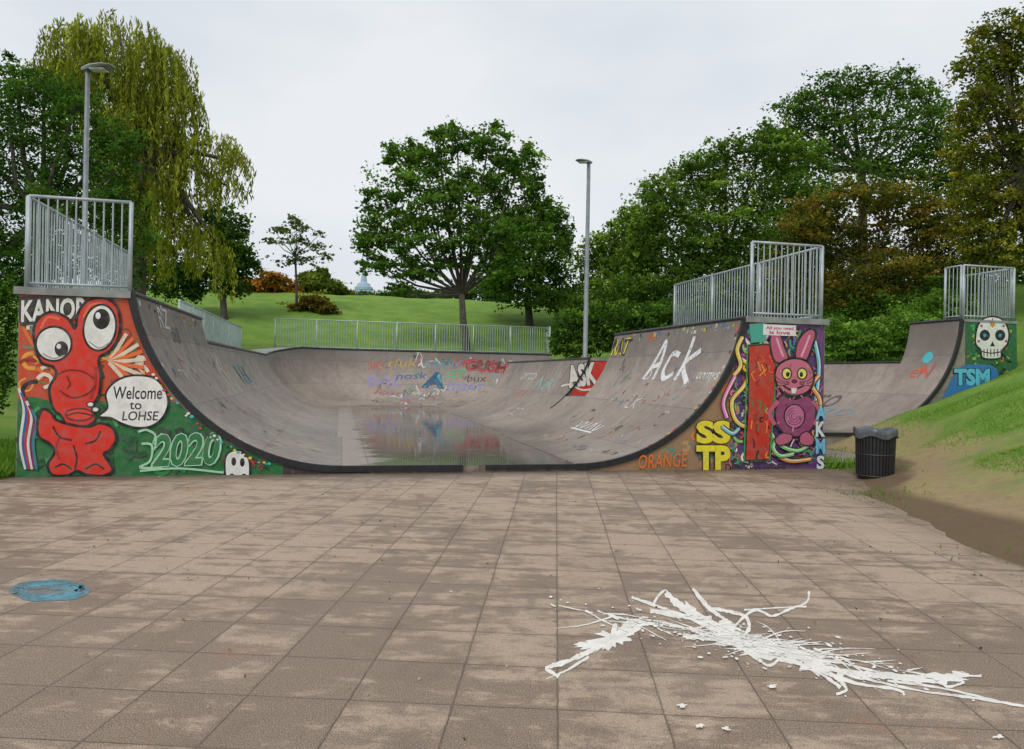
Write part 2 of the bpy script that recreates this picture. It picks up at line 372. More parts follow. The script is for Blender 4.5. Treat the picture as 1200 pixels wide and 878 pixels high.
# ---------- railings ----------
def railing(name,segs,mat,h=1.3,sp=.115,frame=bowl,postr=.03,bar=.0095):
    mb=MB()
    for a,b in segs:
        a=Vector(a);b=Vector(b); Lg=(b-a).length; d=(b-a)/Lg; up=Vector((0,0,1))
        mb.tube([a+up*h,b+up*h],.024,8); mb.tube([a+up*.09,b+up*.09],.02,6)
        n=max(2,int(Lg/sp))
        for i in range(1,n):
            p=a+d*(Lg*i/n); mb.tube([p+up*.09,p+up*h],bar,5,0,False)
        k=max(1,int(round(Lg/1.8)))
        for i in range(k+1):
            p=a+d*(Lg*i/k); mb.tube([p-up*.12,p+up*h],postr,8)
    ob=mb.build(name,[mat],None,True); ob.location=frame.location; ob.rotation_euler=frame.rotation_euler; return ob
railing('metal_railing',[((.1,.02,HT),(1.42,.02,HT)),((.06,.08,HT),(.06,5.2,HT))],M['galv'],1.32,.11,bar=.012)
railing('metal_railing',[((11.42,.02,HT),(12.82,.02,HT)),((12.84,.08,HT),(12.84,6.1,HT))],M['galv'],1.34,.11,bar=.012)
railing('metal_railing',[((.0,10.5,HL),(.0,VB,HL)) ],M['galvg'],1.3,.12,bar=.014)
railing('metal_railing',[((1.4,VB+.75,HB),(14.5,VB+.75,HB)),((14.5,VB+.75,HB),(14.5,VB+.1,HB))],M['galvg'],1.38,.12,bar=.014)
railing('metal_railing',[((.08,.03,H2),(1.62,.03,H2)),((1.64,.1,H2),(1.64,1.6,H2)),((.08,.1,H2),(.08,.6,H2))],M['galv'],1.36,.115,r2,bar=.012)
# ---------- murals ----------
def cat(pts,closed=False,n=6):
    P=[np.array(p,float) for p in pts]; m=len(P); out=[]
    rngi=range(m if closed else m-1)
    for i in rngi:
        p0=P[(i-1)%m] if closed or i>0 else P[0]; p1=P[i]; p2=P[(i+1)%m]; p3=P[(i+2)%m] if closed or i+2<m else P[-1]
        for k in range(n):
            t=k/n; out.append(.5*((2*p1)+(-p0+p2)*t+(2*p0-5*p1+4*p2-p3)*t*t+(-p0+3*p1-3*p2+p3)*t**3))
    if not closed: out.append(P[-1])
    return out
_tc={}
def text2d(s,bold=0.0,shear=0.0):
    k=(s,bold,shear)
    if k in _tc: return _tc[k]
    cu=bpy.data.curves.new('txt','FONT'); cu.body=s; cu.size=1; cu.offset=bold; cu.shear=shear; cu.resolution_u=3; cu.fill_mode='BOTH'
    ob=bpy.data.objects.new('txt',cu); S.collection.objects.link(ob); bpy.context.view_layer.update()
    me=bpy.data.meshes.new_from_object(ob.evaluated_get(bpy.context.evaluated_depsgraph_get()))
    v=np.array([tuple(q.co)[:2] for q in me.vertices]); f=[tuple(p.vertices) for p in me.polygons]
    bpy.data.objects.remove(ob); bpy.data.meshes.remove(me)
    mn=v.min(0); mx=v.max(0); v=(v-mn)/(mx-mn)
    _tc[k]=(v,f); return _tc[k]
class Mural:
    def __init__(s,mp): s.mp=mp; s.v=[]; s.f=[]; s.c=[]; s.k=0
    def _add(s,pts,faces,c,lay=None):
        if lay is None: s.k+=1; lay=s.k
        o=len(s.v); s.v+=[s.mp(p[0],p[1],lay) for p in pts]; s.f+=[tuple(o+i for i in f) for f in faces]; s.c+=[lin(c)]*len(pts)
    def poly(s,pts,c,smooth=True,closed=True):
        p=cat(pts,True) if smooth else pts
        tri=tessellate_polygon([[Vector((q[0],q[1],0)) for q in p]]); s._add(p,tri,c)
    def line(s,pts,w,c,smooth=True,closed=False,taper=False):
        p=cat(pts,closed) if smooth else [np.array(q,float) for q in pts]
        if closed: p=p+[p[0]]
        n=len(p); vs=[]
        for i in range(n):
            a=p[max(i-1,0)]; b=p[min(i+1,n-1)]
            if closed and i in (0,n-1): a=p[n-2]; b=p[1]
            d=b-a; d=d/(np.linalg.norm(d)+1e-9); nr=np.array([-d[1],d[0]]); ww=w*(1 if not taper else max(.15,1-i/(n-1)))
            vs+=[p[i]+nr*ww/2,p[i]-nr*ww/2]
        s._add(vs,[(2*i,2*i+1,2*i+3,2*i+2) for i in range(n-1)],c)
    def blob(s,pts,c,w=None,oc=(10,10,10)):
        s.poly(pts,c)
        if w: s.line(pts,w,oc,closed=True)
    def ell(s,x,y,rx,ry,c,w=None,oc=(10,10,10),rot=0):
        p=[]
        for i in range(14):
            t=2*math.pi*i/14; a=rx*math.cos(t); b=ry*math.sin(t); p.append((x+a*math.cos(rot)-b*math.sin(rot),y+a*math.sin(rot)+b*math.cos(rot)))
        s.blob(p,c,w,oc)
    def text(s,st,x0,y0,x1,y1,c,bold=0,shear=0,rot=0,flip=True,oc=None,ob=.05):
        for b,cc in (([(bold+ob,oc)] if oc else [])+[(bold,c)]):
            v,f=text2d(st,b,shear); g=0.03 if cc is oc and oc else 0
            X=x0+(x1-x0)*(v[:,0]*(1+2*g)-g); Y=(y1+(y0-y1)*(v[:,1]*(1+2*g)-g))
            if rot:
                cx,cy=(x0+x1)/2,(y0+y1)/2; a=X-cx;q=Y-cy; X=cx+a*math.cos(rot)-q*math.sin(rot); Y=cy+a*math.sin(rot)+q*math.cos(rot)
            s._add(list(zip(X,Y)),f,cc)
    def build(s,name,parent,mat='paint'):
        me=bpy.data.meshes.new(name); me.from_pydata([tuple(map(float,p)) for p in s.v],[],s.f)
        ca=me.color_attributes.new('Col','FLOAT_COLOR','POINT'); ca.data.foreach_set('color',np.array([(*c,1) for c in s.c],np.float32).ravel())
        me.materials.append(M[mat]); ob=bpy.data.objects.new(name,me); S.collection.objects.link(ob); ob.parent=parent; return ob
EPS=.0003
def mapfront(x,y,k):
    v=-.003-EPS*k/3; u,z=front(x,y,v); return (u,v,z)
def mapuz(u,z,k): return (u,-.003-EPS*k/3,z)
PL=prof('L',HT,60); PR=prof('R',HT,60)
def ztop(u,side):
    if side=='L':
        if u<=UC: return HT-.07
        z=[b for a,b in PL if a>=u]; return (z[-1] if z else Z0)-.08/max(.25,math.cos(math.asin(min(.97,max(0,(PL[0][0]-u)/R)))))
    if u>=UR: return HT-.07
    z=[b for a,b in PR if a<=u]; return (z[-1] if z else Z0)-.08/max(.25,math.cos(math.asin(min(.97,max(0,(u-PR[0][0])/R)))))
def region(m,side,u0,u1,z0,z1,c):
    us=np.linspace(u0,u1,40); top=[(u,max(z0+.003,min(z1+.04*math.sin(u*9),ztop(u,side)))) for u in us]
    m.mp=mapuz; m.poly([(u0,z0)]+top+[(u1,z0)],c,False); m.mp=mapfront
def scatter(m,side,u0,u1,z0,z1,n,cols,wd=(.03,.09),ln=(.15,.5),samelay=True):
    m.mp=mapuz
    for _ in range(n):
        u=random.uniform(u0,u1); z=random.uniform(z0,z1); a=random.uniform(0,6.3); p=[(u,z)]; cur=random.uniform(-1.2,1.2)
        l=random.uniform(*ln)/4
        for i in range(4):
            u+=math.cos(a)*l; z+=math.sin(a)*l; a+=cur
            p.append((u,z))
        if all(u0<=q[0]<=u1 and z0<=q[1]<=ztop(q[0],side)-.05 for q in p): m.line(p,random.uniform(*wd),random.choice(cols))
    m.mp=mapfront
K=(14,14,14)
m=Mural(mapfront)
region(m,'L',.01,1.95,1.0,2.6,(205,74,34)); region(m,'L',.01,3.6,.02,1.12,(24,112,52)); region(m,'L',3.6,4.9,.02,.5,(52,40,38))
scatter(m,'L',.02,2.2,1.1,2.6,200,[(230,120,40),(235,225,210),(160,40,25),(120,130,60),(240,170,60),(60,80,60),(90,150,120),(25,25,25)],(.015,.06),(.15,.45))
scatter(m,'L',.02,3.6,.05,1.1,60,[(30,140,60),(14,80,40),(40,160,80),(20,95,60),(18,60,34)],(.04,.12),(.2,.5))
scatter(m,'L',2.6,3.8,.05,.9,60,[(30,140,60),(120,40,30),(20,95,60),(30,30,30),(60,170,100)],(.02,.05),(.1,.3))
scatter(m,'L',3.0,4.8,.03,.5,110,[(140,30,25),(30,30,30),(80,70,65),(180,60,40)],(.015,.04),(.08,.25))
for i in range(9):
    a=-1.1+.25*i; x,y=128,425
    m.line([(x,y),(x+38*math.cos(a)+3,y+38*math.sin(a))],4.5,(240,110,40) if i%2 else (235,215,190),False)
m.poly([(22,348),(100,346),(106,372),(60,378),(24,382)],(48,52,44),False)
m.text('KANOR',24,350,102,376,(235,235,228),.03,.1,-.05,oc=K)
for i,c in enumerate([(225,225,220),(40,90,160),(190,40,40),(225,225,220),(120,30,80),(40,130,150)]):
    m.line([(22+i*3,455+i*5),(28+i*3,480+i*3),(24+i*3,520),(30+i*2.6,550)],3.2,c)
RED=(222,44,22)
m.blob([(40,398),(42,378),(58,366),(78,372),(88,385),(92,366),(104,352),(124,350),(138,362),(140,390),(130,410),(116,420),(118,440),(116,462),(108,478),(112,492),(100,500),(80,500),(72,488),(62,478),(58,455),(66,440),(62,430),(48,424)],RED,3.4)
m.blob([(66,492),(84,498),(104,500),(118,496),(132,502),(136,516),(128,528),(122,532),(128,542),(132,552),(120,558),(100,556),(90,552),(80,557),(62,557),(56,545),(64,530),(58,520),(46,512),(44,496),(50,480),(60,484)],RED,3.4)
m.line([(48,385),(56,372),(70,374)],3,(240,110,70)); m.line([(98,372),(106,358),(120,356)],3,(240,110,70)); m.line([(70,512),(66,525),(70,538)],3,(170,24,14)); m.line([(112,430),(112,450),(106,468)],4,(175,26,14))
m.ell(63,403,21,20,(238,238,232),2.6,rot=-.1); m.ell(72,409,8,9,K); m.ell(69,406,2.6,3,(240,240,240)); m.ell(117,384,19,27,(238,238,232),2.6,rot=.15); m.ell(119,374,10,12,K); m.ell(115,370,3,4,(240,240,240))
m.line([(50,414),(62,420),(76,416)],1.4,(150,150,150)); m.line([(104,400),(116,408),(128,402)],1.4,(150,150,150))
m.line([(66,440),(80,434),(98,436),(110,444)],2,(120,14,10)); m.line([(70,458),(84,466),(102,462),(112,452)],2.2,(120,14,10)); m.ell(93,486,16,7,(235,60,40),2,(110,14,10)); m.line([(78,487),(92,484),(109,487)],1.8,(60,5,5))
m.line([(78,440),(82,450),(78,456)],2,(120,14,10)); m.line([(62,500),(70,512),(84,516)],2.2,(60,10,8)); m.line([(118,505),(112,516),(100,520)],2.2,(60,10,8)); m.line([(86,522),(90,536),(88,550)],2.2,(60,10,8)); m.line([(64,548),(74,544),(84,550)],2,(60,10,8)); m.line([(100,550),(112,544),(122,550)],2,(60,10,8))
m.blob([(124,462),(132,450),(146,442),(164,440),(182,444),(194,458),(197,474),(190,490),(176,500),(158,501),(142,496),(130,490),(116,488),(126,478)],(240,240,236),2.4)
m.text('Welcome',133,453,190,468,K,.012,.1); m.text('to',152,471,166,480,K,.012); m.text('LOHSE',143,482,186,493,K,.012,.15)
for x,y in ((112,480),(106,474)): m.ell(x,y,4,3,(240,240,236),1.4)
G=(175,225,190)
m.line([(162,506),(172,504),(182,510),(180,520),(190,508)],2.6,G)
m.line([(166,520),(178,522),(176,540),(164,548),(190,548)],2.6,G)
m.text('2020',178,508,258,546,(34,120,64),.03,.25,-.04,oc=G,ob=.03); m.line([(164,552),(210,549),(262,554)],2.4,G)
m.blob([(265,560),(264,538),(271,529),(284,529),(292,540),(292,561),(286,556),(279,562),(272,556)],(238,238,234),2); m.ell(274,541,2.8,5,K); m.ell(284,542,2.8,5,K)
m.mp=mapuz
for i in range(34):
    u=1.75+.05*i+random.random()*.03; z=ztop(u,'L')-.04-.04*random.random(); a=random.uniform(.012,.03); m.ell(u,z,a,a*.8,random.choice([(240,200,60),(60,190,200),(235,235,230),(220,60,60),(30,30,30)]))
m.build('graffiti_mural_left',bowl)
m=Mural(mapfront)
region(m,'R',8.6,11.3,.02,1.9,(160,126,92)); region(m,'R',11.1,UE-.01,.02,2.6,(104,60,124))
scatter(m,'R',8.4,11.2,.04,1.9,130,[(170,130,90),(120,92,68),(190,150,105),(230,130,40),(135,120,100),(100,140,120)],(.02,.07),(.15,.5))
scatter(m,'R',11.0,UE-.02,.05,2.58,420,[(190,70,150),(60,160,110),(240,190,50),(90,50,130),(230,110,160),(60,120,180),(200,80,60),(30,30,40),(140,210,90),(240,235,220)],(.012,.05),(.1,.35))
m.text('ORANGE',748,532,806,548,(235,120,30),.0,.25,-.05)
m.text('SS',816,493,856,520,(240,225,40),.05,0,oc=K); m.text('TP',816,522,856,552,(240,225,40),.05,0,oc=K)
CS=[(240,200,60),(230,120,190),(120,200,120),(240,150,60),(110,190,220)]
for k_,pts in enumerate(([(868,420),(880,432),(872,452),(858,470),(862,492),(876,500),(884,488),(874,478)],[(862,440),(848,470),(852,490)],[(900,500),(912,520),(936,528),(956,512),(958,494),(946,488)],[(905,530),(925,540),(950,538)],[(955,400),(960,430),(956,470)],[(870,395),(864,410),(868,428),(860,440)],[(900,392),(896,400),(904,408),(898,418)],[(912,512),(906,524),(914,534),(930,532)],[(960,440),(952,452),(960,466),(962,478)],[(846,500),(858,508),(866,502)])):
    m.line(pts,6.4,K); m.line(pts,4.2,CS[k_%5]); m.line([(a+.8,b-.6) for a,b in pts],1.0,(245,240,225))
m.poly([(878,380),(898,378),(898,400),(880,402)],(70,170,150),False)
m.poly([(876,404),(912,402),(908,470),(902,540),(872,541),(876,470)],K,False); m.poly([(878,406),(910,404),(906,470),(900,538),(874,539),(878,470)],(196,50,28),False)
for _ in range(34):
    x=random.uniform(881,903); y=random.uniform(410,530); m.line([(x,y),(x+random.uniform(-5,5),y+random.uniform(3,8)),(x+random.uniform(-4,4),y+random.uniform(6,14))],random.uniform(.8,2.2),random.choice([(60,130,70),(240,140,50),(30,20,20),(150,30,20),(235,90,60)]))
m.line([(876,404),(912,402),(902,540),(872,541)],1.6,(60,150,80),False,True)
BP=(196,92,126)
m.blob([(908,424),(902,400),(906,388),(914,392),(920,408),(924,422)],BP,2.4); m.blob([(932,420),(936,398),(948,386),(956,390),(952,406),(944,424)],BP,2.4)
m.line([(910,396),(914,408),(918,418)],2.4,(240,170,190)); m.line([(949,393),(944,406),(939,418)],2.4,(240,170,190))
m.blob([(912,428),(928,420),(946,424),(954,440),(948,458),(930,464),(914,456),(908,442)],(206,110,136),2.6)
m.ell(922,438,5.5,6.5,(240,230,120),1.5); m.ell(940,438,5.5,6.5,(240,230,120),1.5); m.ell(923,439,2,3,K); m.ell(939,439,2,3,K); m.ell(931,447,3,2,(120,40,60),.8)
for a in (-1,1):
    for b in (-3,0,3): m.line([(931+a*6,449+b*.4),(931+a*16,449+b),(931+a*23,446+b*2)],.8,K)
m.line([(918,452),(928,457),(942,452)],2,K); m.poly([(927,455),(934,455),(932,461),(928,461)],(240,240,230),False)
m.blob([(914,464),(930,468),(948,464),(956,480),(952,502),(936,512),(918,508),(908,490)],(150,60,110),2.6); m.ell(931,488,12,14,(200,110,150),1.6)
for r_ in (10,7,4): m.line([(931+r_*math.cos(t)*.9,488+r_*math.sin(t)) for t in np.linspace(0,4.6,8)],.9,(120,40,90))
for _ in range(24):
    x=random.uniform(912,950); y=random.uniform(425,508); m.line([(x,y),(x+random.uniform(-3,3),y+random.uniform(2,6))],random.uniform(.5,1.1),random.choice([(120,40,80),(240,160,190),(90,30,90)]))
m.line([(912,470),(902,484),(908,498)],5,BP); m.line([(952,470),(960,482),(954,498)],4,BP); m.blob([(916,508),(908,516),(914,522),(926,518),(928,510)],BP,1.4); m.blob([(938,510),(938,520),(950,522),(954,514),(946,506)],BP,1.4)
m.text('A',956,475,968,492,(120,200,235),.04,oc=K); m.text('K',956,494,967,512,(220,235,240),.04,oc=K); m.text('M',956,514,967,532,(120,200,235),.04,oc=K); m.text('S',957,534,966,550,(220,235,240),.04)
m.text('DENZOS.NGFT',850,544,922,552,K,.01)
m.build('graffiti_mural_right',bowl)
# curved surface tags
def arcmap(side,vc,sc,H):
    th,w=arcw(H)
    def f(a,b,k):
        q=(sc+b)/R; r=R-.006-.0004*k
        off=w-r*math.sin(q); z=Z0+R-r*math.cos(q)
        if side=='R': return (UR-off,vc-a,z)
        if side=='L': return (UC+off,vc+a,z)
        return (vc+a,VB-off,z)
    return f
def find(side,H,x,y,v0,v1):
    th,w=arcw(H); best=None
    for v in np.linspace(v0,v1,60):
        for q in np.linspace(.02,th,50):
            p=arcmap(side,v,R*q,H)(0,0,0); X,Y=uv2w(p[0],p[1]); 
            xr=X/Y*F; yr=(CAMH-p[2])/Y*F; xx=600+xr-yr*ROLL; yy=439+yr+xr*ROLL
            d=(xx-x)**2+(yy-y)**2
            if best is None or d<best[0]: best=(d,v,R*q)
    return best[1],best[2]
m=Mural(None)
def tag(side,H,x,y,v0,v1,txt,w,h,c,bold=0,shear=.2,rot=0,oc=None):
    v,s=find(side,H,x,y,v0,v1); s=min(s,R*arcw(H)[0]-h/2-.08); m.mp=arcmap(side,v,s,H); m.k=0; m.text(txt,-w/2,h/2,w/2,-h/2,c,bold,shear,rot,oc=oc)
W=(235,235,235)
def strokes(side,H,x,y,v0,v1,ls,w,c):
    v,s=find(side,H,x,y,v0,v1); m.mp=arcmap(side,v,s,H); m.k=0
    for l in ls: m.line(l,w,c)
strokes('R',HT,795,428,0,TR,[[(-1.35,-.35),(-1.1,.35),(-.95,.5),(-.82,-.35)],[(-1.3,-.05),(-.8,.04)],[(-.1,.22),(-.45,.25),(-.55,-.1),(-.3,-.32),(.0,-.2)],[(.3,.6),(.22,-.35)],[(.75,.3),(.28,.0),(.8,-.4)]],.125,W)
strokes('R',HT,762,436,0,TR,[[(.1,.2),(-.1,.15),(.05,0),(.1,-.12),(-.12,-.18)]],.045,(210,210,210))
tag('R',HT,828,440,0,TR,'tomys',.8,.24,W,.0,.3); tag('R',HT,728,406,0,TR,'RAT',1.1,.45,(230,215,60),.02,.1,0,K); tag('R',HT,765,392,0,TR,'wes',.5,.2,(200,110,60),.01,.2)
strokes('R',HT,690,500,0,TR,[[(-.7,.12),(-.5,-.14),(-.35,.14),(-.2,-.12),(-.05,.14)],[(.1,-.12),(.2,.16),(.35,-.12)],[(.45,.14),(.6,-.14),(.7,.12)],[(-.7,-.2),(.7,-.2)]],.05,W)
strokes('R',HT,742,472,0,TR,[[(-.2,.2),(-.2,-.15),(0,-.18)],[(.1,.2),(.1,-.2)],[(.3,.1),(.1,0),(.3,-.2)]],.035,(210,210,210))
tag('R',HRL,600,482,V1,V2,'MOZ',1.8,.45,(200,185,175),.0,.2); tag('R',HRL,640,450,V1,V2,'NeK',2.0,.5,(150,185,180),.0,.2); tag('R',HRL,620,440,V1,V2,'arto',2.0,.35,(200,200,195),.0,.2); tag('R',HRL,610,462,V1,V2,'dsk',1.4,.4,(190,140,120),.0,.2)
for x,y,s_,w,h,c,oc in ((330,440,'JAYO',2.6,.8,(90,160,170),None),(352,420,'ios',.8,.3,(190,80,80),None),(400,432,'DREK',2.2,.6,(170,160,190),(80,70,110)),(432,446,'YOBAL',2.8,.6,(150,140,190),None),(507,446,'A',1.0,.95,(70,190,200),(30,90,120)),(545,455,'GOAT',1.8,.5,(130,140,200),None),(572,430,'GUSH',2.0,.6,(205,70,70),(120,30,30)),(470,426,'tfuk',1.4,.4,(190,160,80),None),(535,438,'sE7',1.0,.5,(80,180,130),None),(592,449,'kim',1.0,.45,(220,220,220),None),(480,440,'nosk',1.5,.4,(70,100,150),None),(415,458,'rek',1.2,.4,(110,165,130),None),(610,432,'TKO',1.4,.5,(160,110,160),None),(455,460,'lou',1.2,.35,(175,90,100),None),(520,426,'CREW',1.8,.35,(90,160,170),None),(385,444,'Zip',1.0,.45,(70,70,76),None),(560,443,'bux',1.0,.4,(70,70,76),None),(375,424,'HANG',1.6,.4,(200,195,185),None),(440,428,'OK!',1.0,.4,(200,90,60),None),(500,460,'soul',1.4,.35,(190,185,180),None),(545,424,'RIP',1.0,.35,(200,60,60),None),(625,442,'MaX',1.2,.4,(80,140,190),None)):
    tag('B',HB,x,y,3,14.4,s_,w,h,c,.005,.25,random.uniform(-.08,.08),oc)
tag('L',HL,245,432,TL,18,'oTbK',2.4,.7,(195,185,180),.0,.2); tag('L',HL,285,440,TL,19,'REK',2.2,.6,(90,150,160),.0,.2); tag('L',HT,215,440,.3,TL,'nv',.5,.25,(200,200,195),0)
tag('L',HL,300,455,TL,19,'life',1.6,.4,(190,185,180),.0,.2); tag('L',HT,192,372,.3,TL,'RZ',.8,.35,(215,210,205),0); tag('L',HT,205,395,.3,TL,'sk8',.7,.3,(90,85,82),0)
def scrib(mm,k=1):
    p=[];x=-.3*k
    for i in range(random.randint(4,9)):
        x+=random.uniform(.02,.1)*k; p.append((x,random.uniform(-.11,.11)*k)); 
        if random.random()<.3: x-=.08*k
    return p
for _ in range(300):
    side=random.choice('RRRLLBBBB'); H={'R':HT,'L':HT,'B':HB}[side]; th,w=arcw(H)
    v=random.uniform(.4,5.2) if side!='B' else random.uniform(5.5,14); s=random.uniform(.5,R*th-.18); m.mp=arcmap(side,v,s,H); m.k=0
    big=1.9 if side=='B' else 1
    m.line(scrib(m,random.uniform(.4,1.2)*big),random.uniform(.010,.022)*big ,random.choice([(215,210,205),(70,60,56),(170,160,150),(80,68,62),(190,130,80),(100,155,165),(175,85,85),(150,140,180),(90,150,110)]))
for _ in range(60):
    side=random.choice('RL'); v=random.uniform(.2,5); th,w=arcw(HT); m.mp=arcmap(side,v,R*th-random.uniform(.06,.2),HT); m.k=0
    a=random.uniform(.02,.06); b=random.uniform(.02,.045); m.poly([(-a,-b),(a,-b),(a,b),(-a,b)],random.choice([(210,210,205),(210,120,60),(200,190,80),(80,120,160),(30,30,30),(150,150,150)]),False)
for side in 'RL':
    for _ in range(30):
        th,w=arcw(HT); m.mp=arcmap(side,random.uniform(.05,.14),random.uniform(.6,R*th-.1),HT); m.k=0
        a=random.uniform(.015,.035); m.poly([(-a,-a),(a,-a),(a,a),(-a,a)],random.choice([(230,230,225),(220,170,60),(60,60,60),(120,170,190),(220,90,70)]),False)
m.build('graffiti_tags',bowl,'worn')
mp2=lambda u,z,k:(u,V1-.004-EPS*k/3,z)
pr=prof('R',HRL,30)
m=Mural(mp2); top=[(a+.04,b-.05) for a,b in pr if b>1.15]; m.poly([(top[0][0],1.05)]+top+[(12.35,2.0),(12.35,1.05)],(214,48,32),False)
m.text('ASK',10.62,1.95,11.5,1.3,(240,235,225),.05,.0,.15,oc=K,flip=False)
m.line([(10.45,1.3),(10.7,1.35),(11.1,1.2),(11.6,1.3)],.05,(240,235,225))
m.build('graffiti_panel',bowl)
def map2(x,y,k):
    v=-.004-EPS*k/3; u,z=front(x,y,v,C2); return (u,v,z)
m=Mural(map2)
m.poly([(1131,373),(1191,373),(1193,500),(1131,500)],(28,104,58),False)
for _ in range(90):
    x=random.uniform(1136,1184); y=random.uniform(379,440); m.line([(x,y),(x+random.uniform(-5,5),y+random.uniform(-5,5)),(x+random.uniform(-5,5),y+random.uniform(-5,5))],random.uniform(.8,2.6),random.choice([(60,170,90),(14,60,36),(170,200,60),(12,20,14),(20,130,90),(210,110,60)]))
m.poly([(1118,440),(1132,428),(1165,430),(1165,452),(1120,475),(1100,480),(1108,460)],(40,120,190)); m.text('TSM',1118,432,1160,452,(90,200,230),.05,0,oc=K)
WH=(236,236,230)
m.blob([(1145,384),(1152,374),(1163,371),(1175,375),(1182,388),(1181,402),(1175,410),(1173,419),(1162,421),(1151,419),(1149,410),(1143,402)],WH,2)
m.ell(1154,393,6,6.5,K); m.ell(1172,393,6,6.5,K); m.ell(1154,393,2,2,(60,160,200)); m.ell(1172,393,2,2,(60,160,200)); m.poly([(1163,400),(1160,406),(1166,406)],K,False)
m.line([(1150,412),(1162,414),(1175,412)],1.3,K)
for x in range(1153,1174,4): m.line([(x,409),(x,418)],1,K,False)
m.line([(1163,373),(1163,384)],1.4,(200,60,40)); m.ell(1163,380,3,3,(220,140,50))
for x,y in ((1150,382),(1176,382),(1147,400),(1179,400)): m.ell(x,y,1.6,1.6,(200,80,120))
m.build('graffiti_skull',r2)
# tags on the second ramp
def arc2(vc,sc,H):
    th,w=arcw(H,z2)
    def f(a,b,k):
        q=(sc+b)/R; r=R-.006-.0004*k; return (-(w-r*math.sin(q)),vc-a,z2+R-r*math.cos(q))
    return f
m=Mural(None)
for v,s_,tx,w_,h_,c in ((4.5,2.0,'zoro',2.2,.6,(90,80,76)),(7,1.8,'K1',1.6,.6,(190,180,170)),(.8,3.2,'eN',.7,.4,(200,90,60)),(3,1.5,'FLO',1.5,.4,(100,150,170)),(8.5,2.2,'nu',1.5,.4,(70,60,60))):
    m.mp=arc2(v,s_,H2 if v<1.6 else H2L); m.k=0; m.text(tx,-w_/2,h_/2,w_/2,-h_/2,c,0,.2)
m.mp=arc2(.8,3.6,H2); m.k=0; m.ell(0,0,.16,.16,(70,190,200)); m.ell(.0,-.35,.1,.12,(220,80,60))
m.build('graffiti_tags_small',r2,'worn')
sg=MB(); u0,z1=front(895,380,-.06); u1,z0=front(933,394,-.06); sg.box((u0,-.05,z0),(u1,-.035,z1),0)
for u in (u0+.08,u1-.08): sg.tube([(u,-.035,(z0+z1)/2),(u,0,(z0+z1)/2)],.012,6,1)
sg=sg.build('slogan_sign',[simple('sign_white',(.75,.75,.75),.5,0,.05),M['galv']]); sg.location=bowl.location; sg.rotation_euler=bowl.rotation_euler
m=Mural(lambda x,y,k:(x,-.0525-EPS*k/3,y)); m.text('All you need',u0+.05,z1-.03,u1-.05,z1-.1,(220,40,110),.02); m.text('is love',u0+.12,z0+.09,u1-.12,z0+.02,(200,40,110),.02); m.build('lettering',sg)
# ---------- paint splatter on pavement ----------
def gmap(x,y,k): a=gnd(x,y,.024); return (a[0],a[1],.0245+.0002*k/8)
m=Mural(gmap); PW=(236,232,224)
def spl(pts,w,taper=False):
    p=cat(pts,False,10)
    n=len(p); vs=[]; ph=random.random()*6; ww=1
    for i in range(n):
        d=p[min(i+1,n-1)]-p[max(i-1,0)]; d/=np.linalg.norm(d)+1e-9; nr=np.array([-d[1],d[0]])
        ww=.6*ww+.4*random.uniform(.25,1.9); q=w*ww*(1-.8*i/n if taper else 1); off=random.uniform(-.12,.12)*w; vs+=[p[i]+nr*(q/2+off),p[i]-nr*(q/2-off)]
    m._add(vs,[(2*i,2*i+1,2*i+3,2*i+2) for i in range(n-1)],PW)
def jag(cx,cy,rx,ry,n=40,j=.35,rot=0):
    p=[]
    for i in range(n):
        t=2*math.pi*i/n; r=1+random.uniform(-j,j); a=rx*math.cos(t)*r; b=ry*math.sin(t)*r
        p.append((cx+a*math.cos(rot)-b*math.sin(rot),cy+a*math.sin(rot)+b*math.cos(rot)))
    m.poly(p,PW)
jag(718,747,28,10,50,.5,-.45); jag(738,733,10,5,20,.5,-.4); jag(690,757,14,4,20,.4); jag(850,738,22,8,34,.55,.4); jag(870,750,34,9,44,.5,.35); jag(895,760,46,10,54,.5,.18); jag(925,765,44,9,44,.5,.22); jag(948,778,32,8,36,.5,.3); jag(985,786,26,5,30,.5,.25); jag(1095,793,30,3.6,24,.5,.1); jag(1122,791,10,4,20,.5); jag(812,718,18,4,20,.6,.7); jag(830,728,20,5,24,.6,.5)
spl([(735,738),(715,752),(690,764),(665,775),(642,783),(655,793)],5); spl([(690,770),(665,785),(640,796)],3,True)
for pts,w in (([(780,695),(800,712),(830,728),(860,745),(900,760)],6),([(762,716),(800,722),(840,735),(880,752)],5),([(800,745),(840,750),(880,756)],5),([(700,716),(735,726),(770,728),(820,742),(880,758)],2.6),([(740,700),(790,718),(840,738),(900,762)],3),
   ([(785,700),(780,692),(772,698),(765,710)],2.2),([(812,690),(830,712),(850,726),(862,735)],3.6),([(828,712),(850,716),(872,722),(878,735),(870,748)],3.6),([(850,745),(882,716),(905,722),(925,714),(945,706),(948,693)],2.6),([(872,715),(900,713),(945,711)],1.8),
   ([(905,760),(960,780),(1010,790),(1060,795),(1110,800)],6),([(940,770),(990,778),(1040,790),(1090,793),(1150,792)],3.2),([(950,780),(1000,800),(1050,808),(1060,815)],3.4),([(960,785),(980,795),(992,808),(980,814)],3.4),([(1010,795),(1080,810),(1140,818),(1200,828)],2.6),([(1040,798),(1100,806),(1170,822)],2.2),([(900,765),(930,775),(965,792),(985,806)],3.4),([(1100,795),(1110,805),(1130,800)],2.6),([(870,760),(900,780),(920,770),(950,785)],2.6)):
    spl(pts,w)
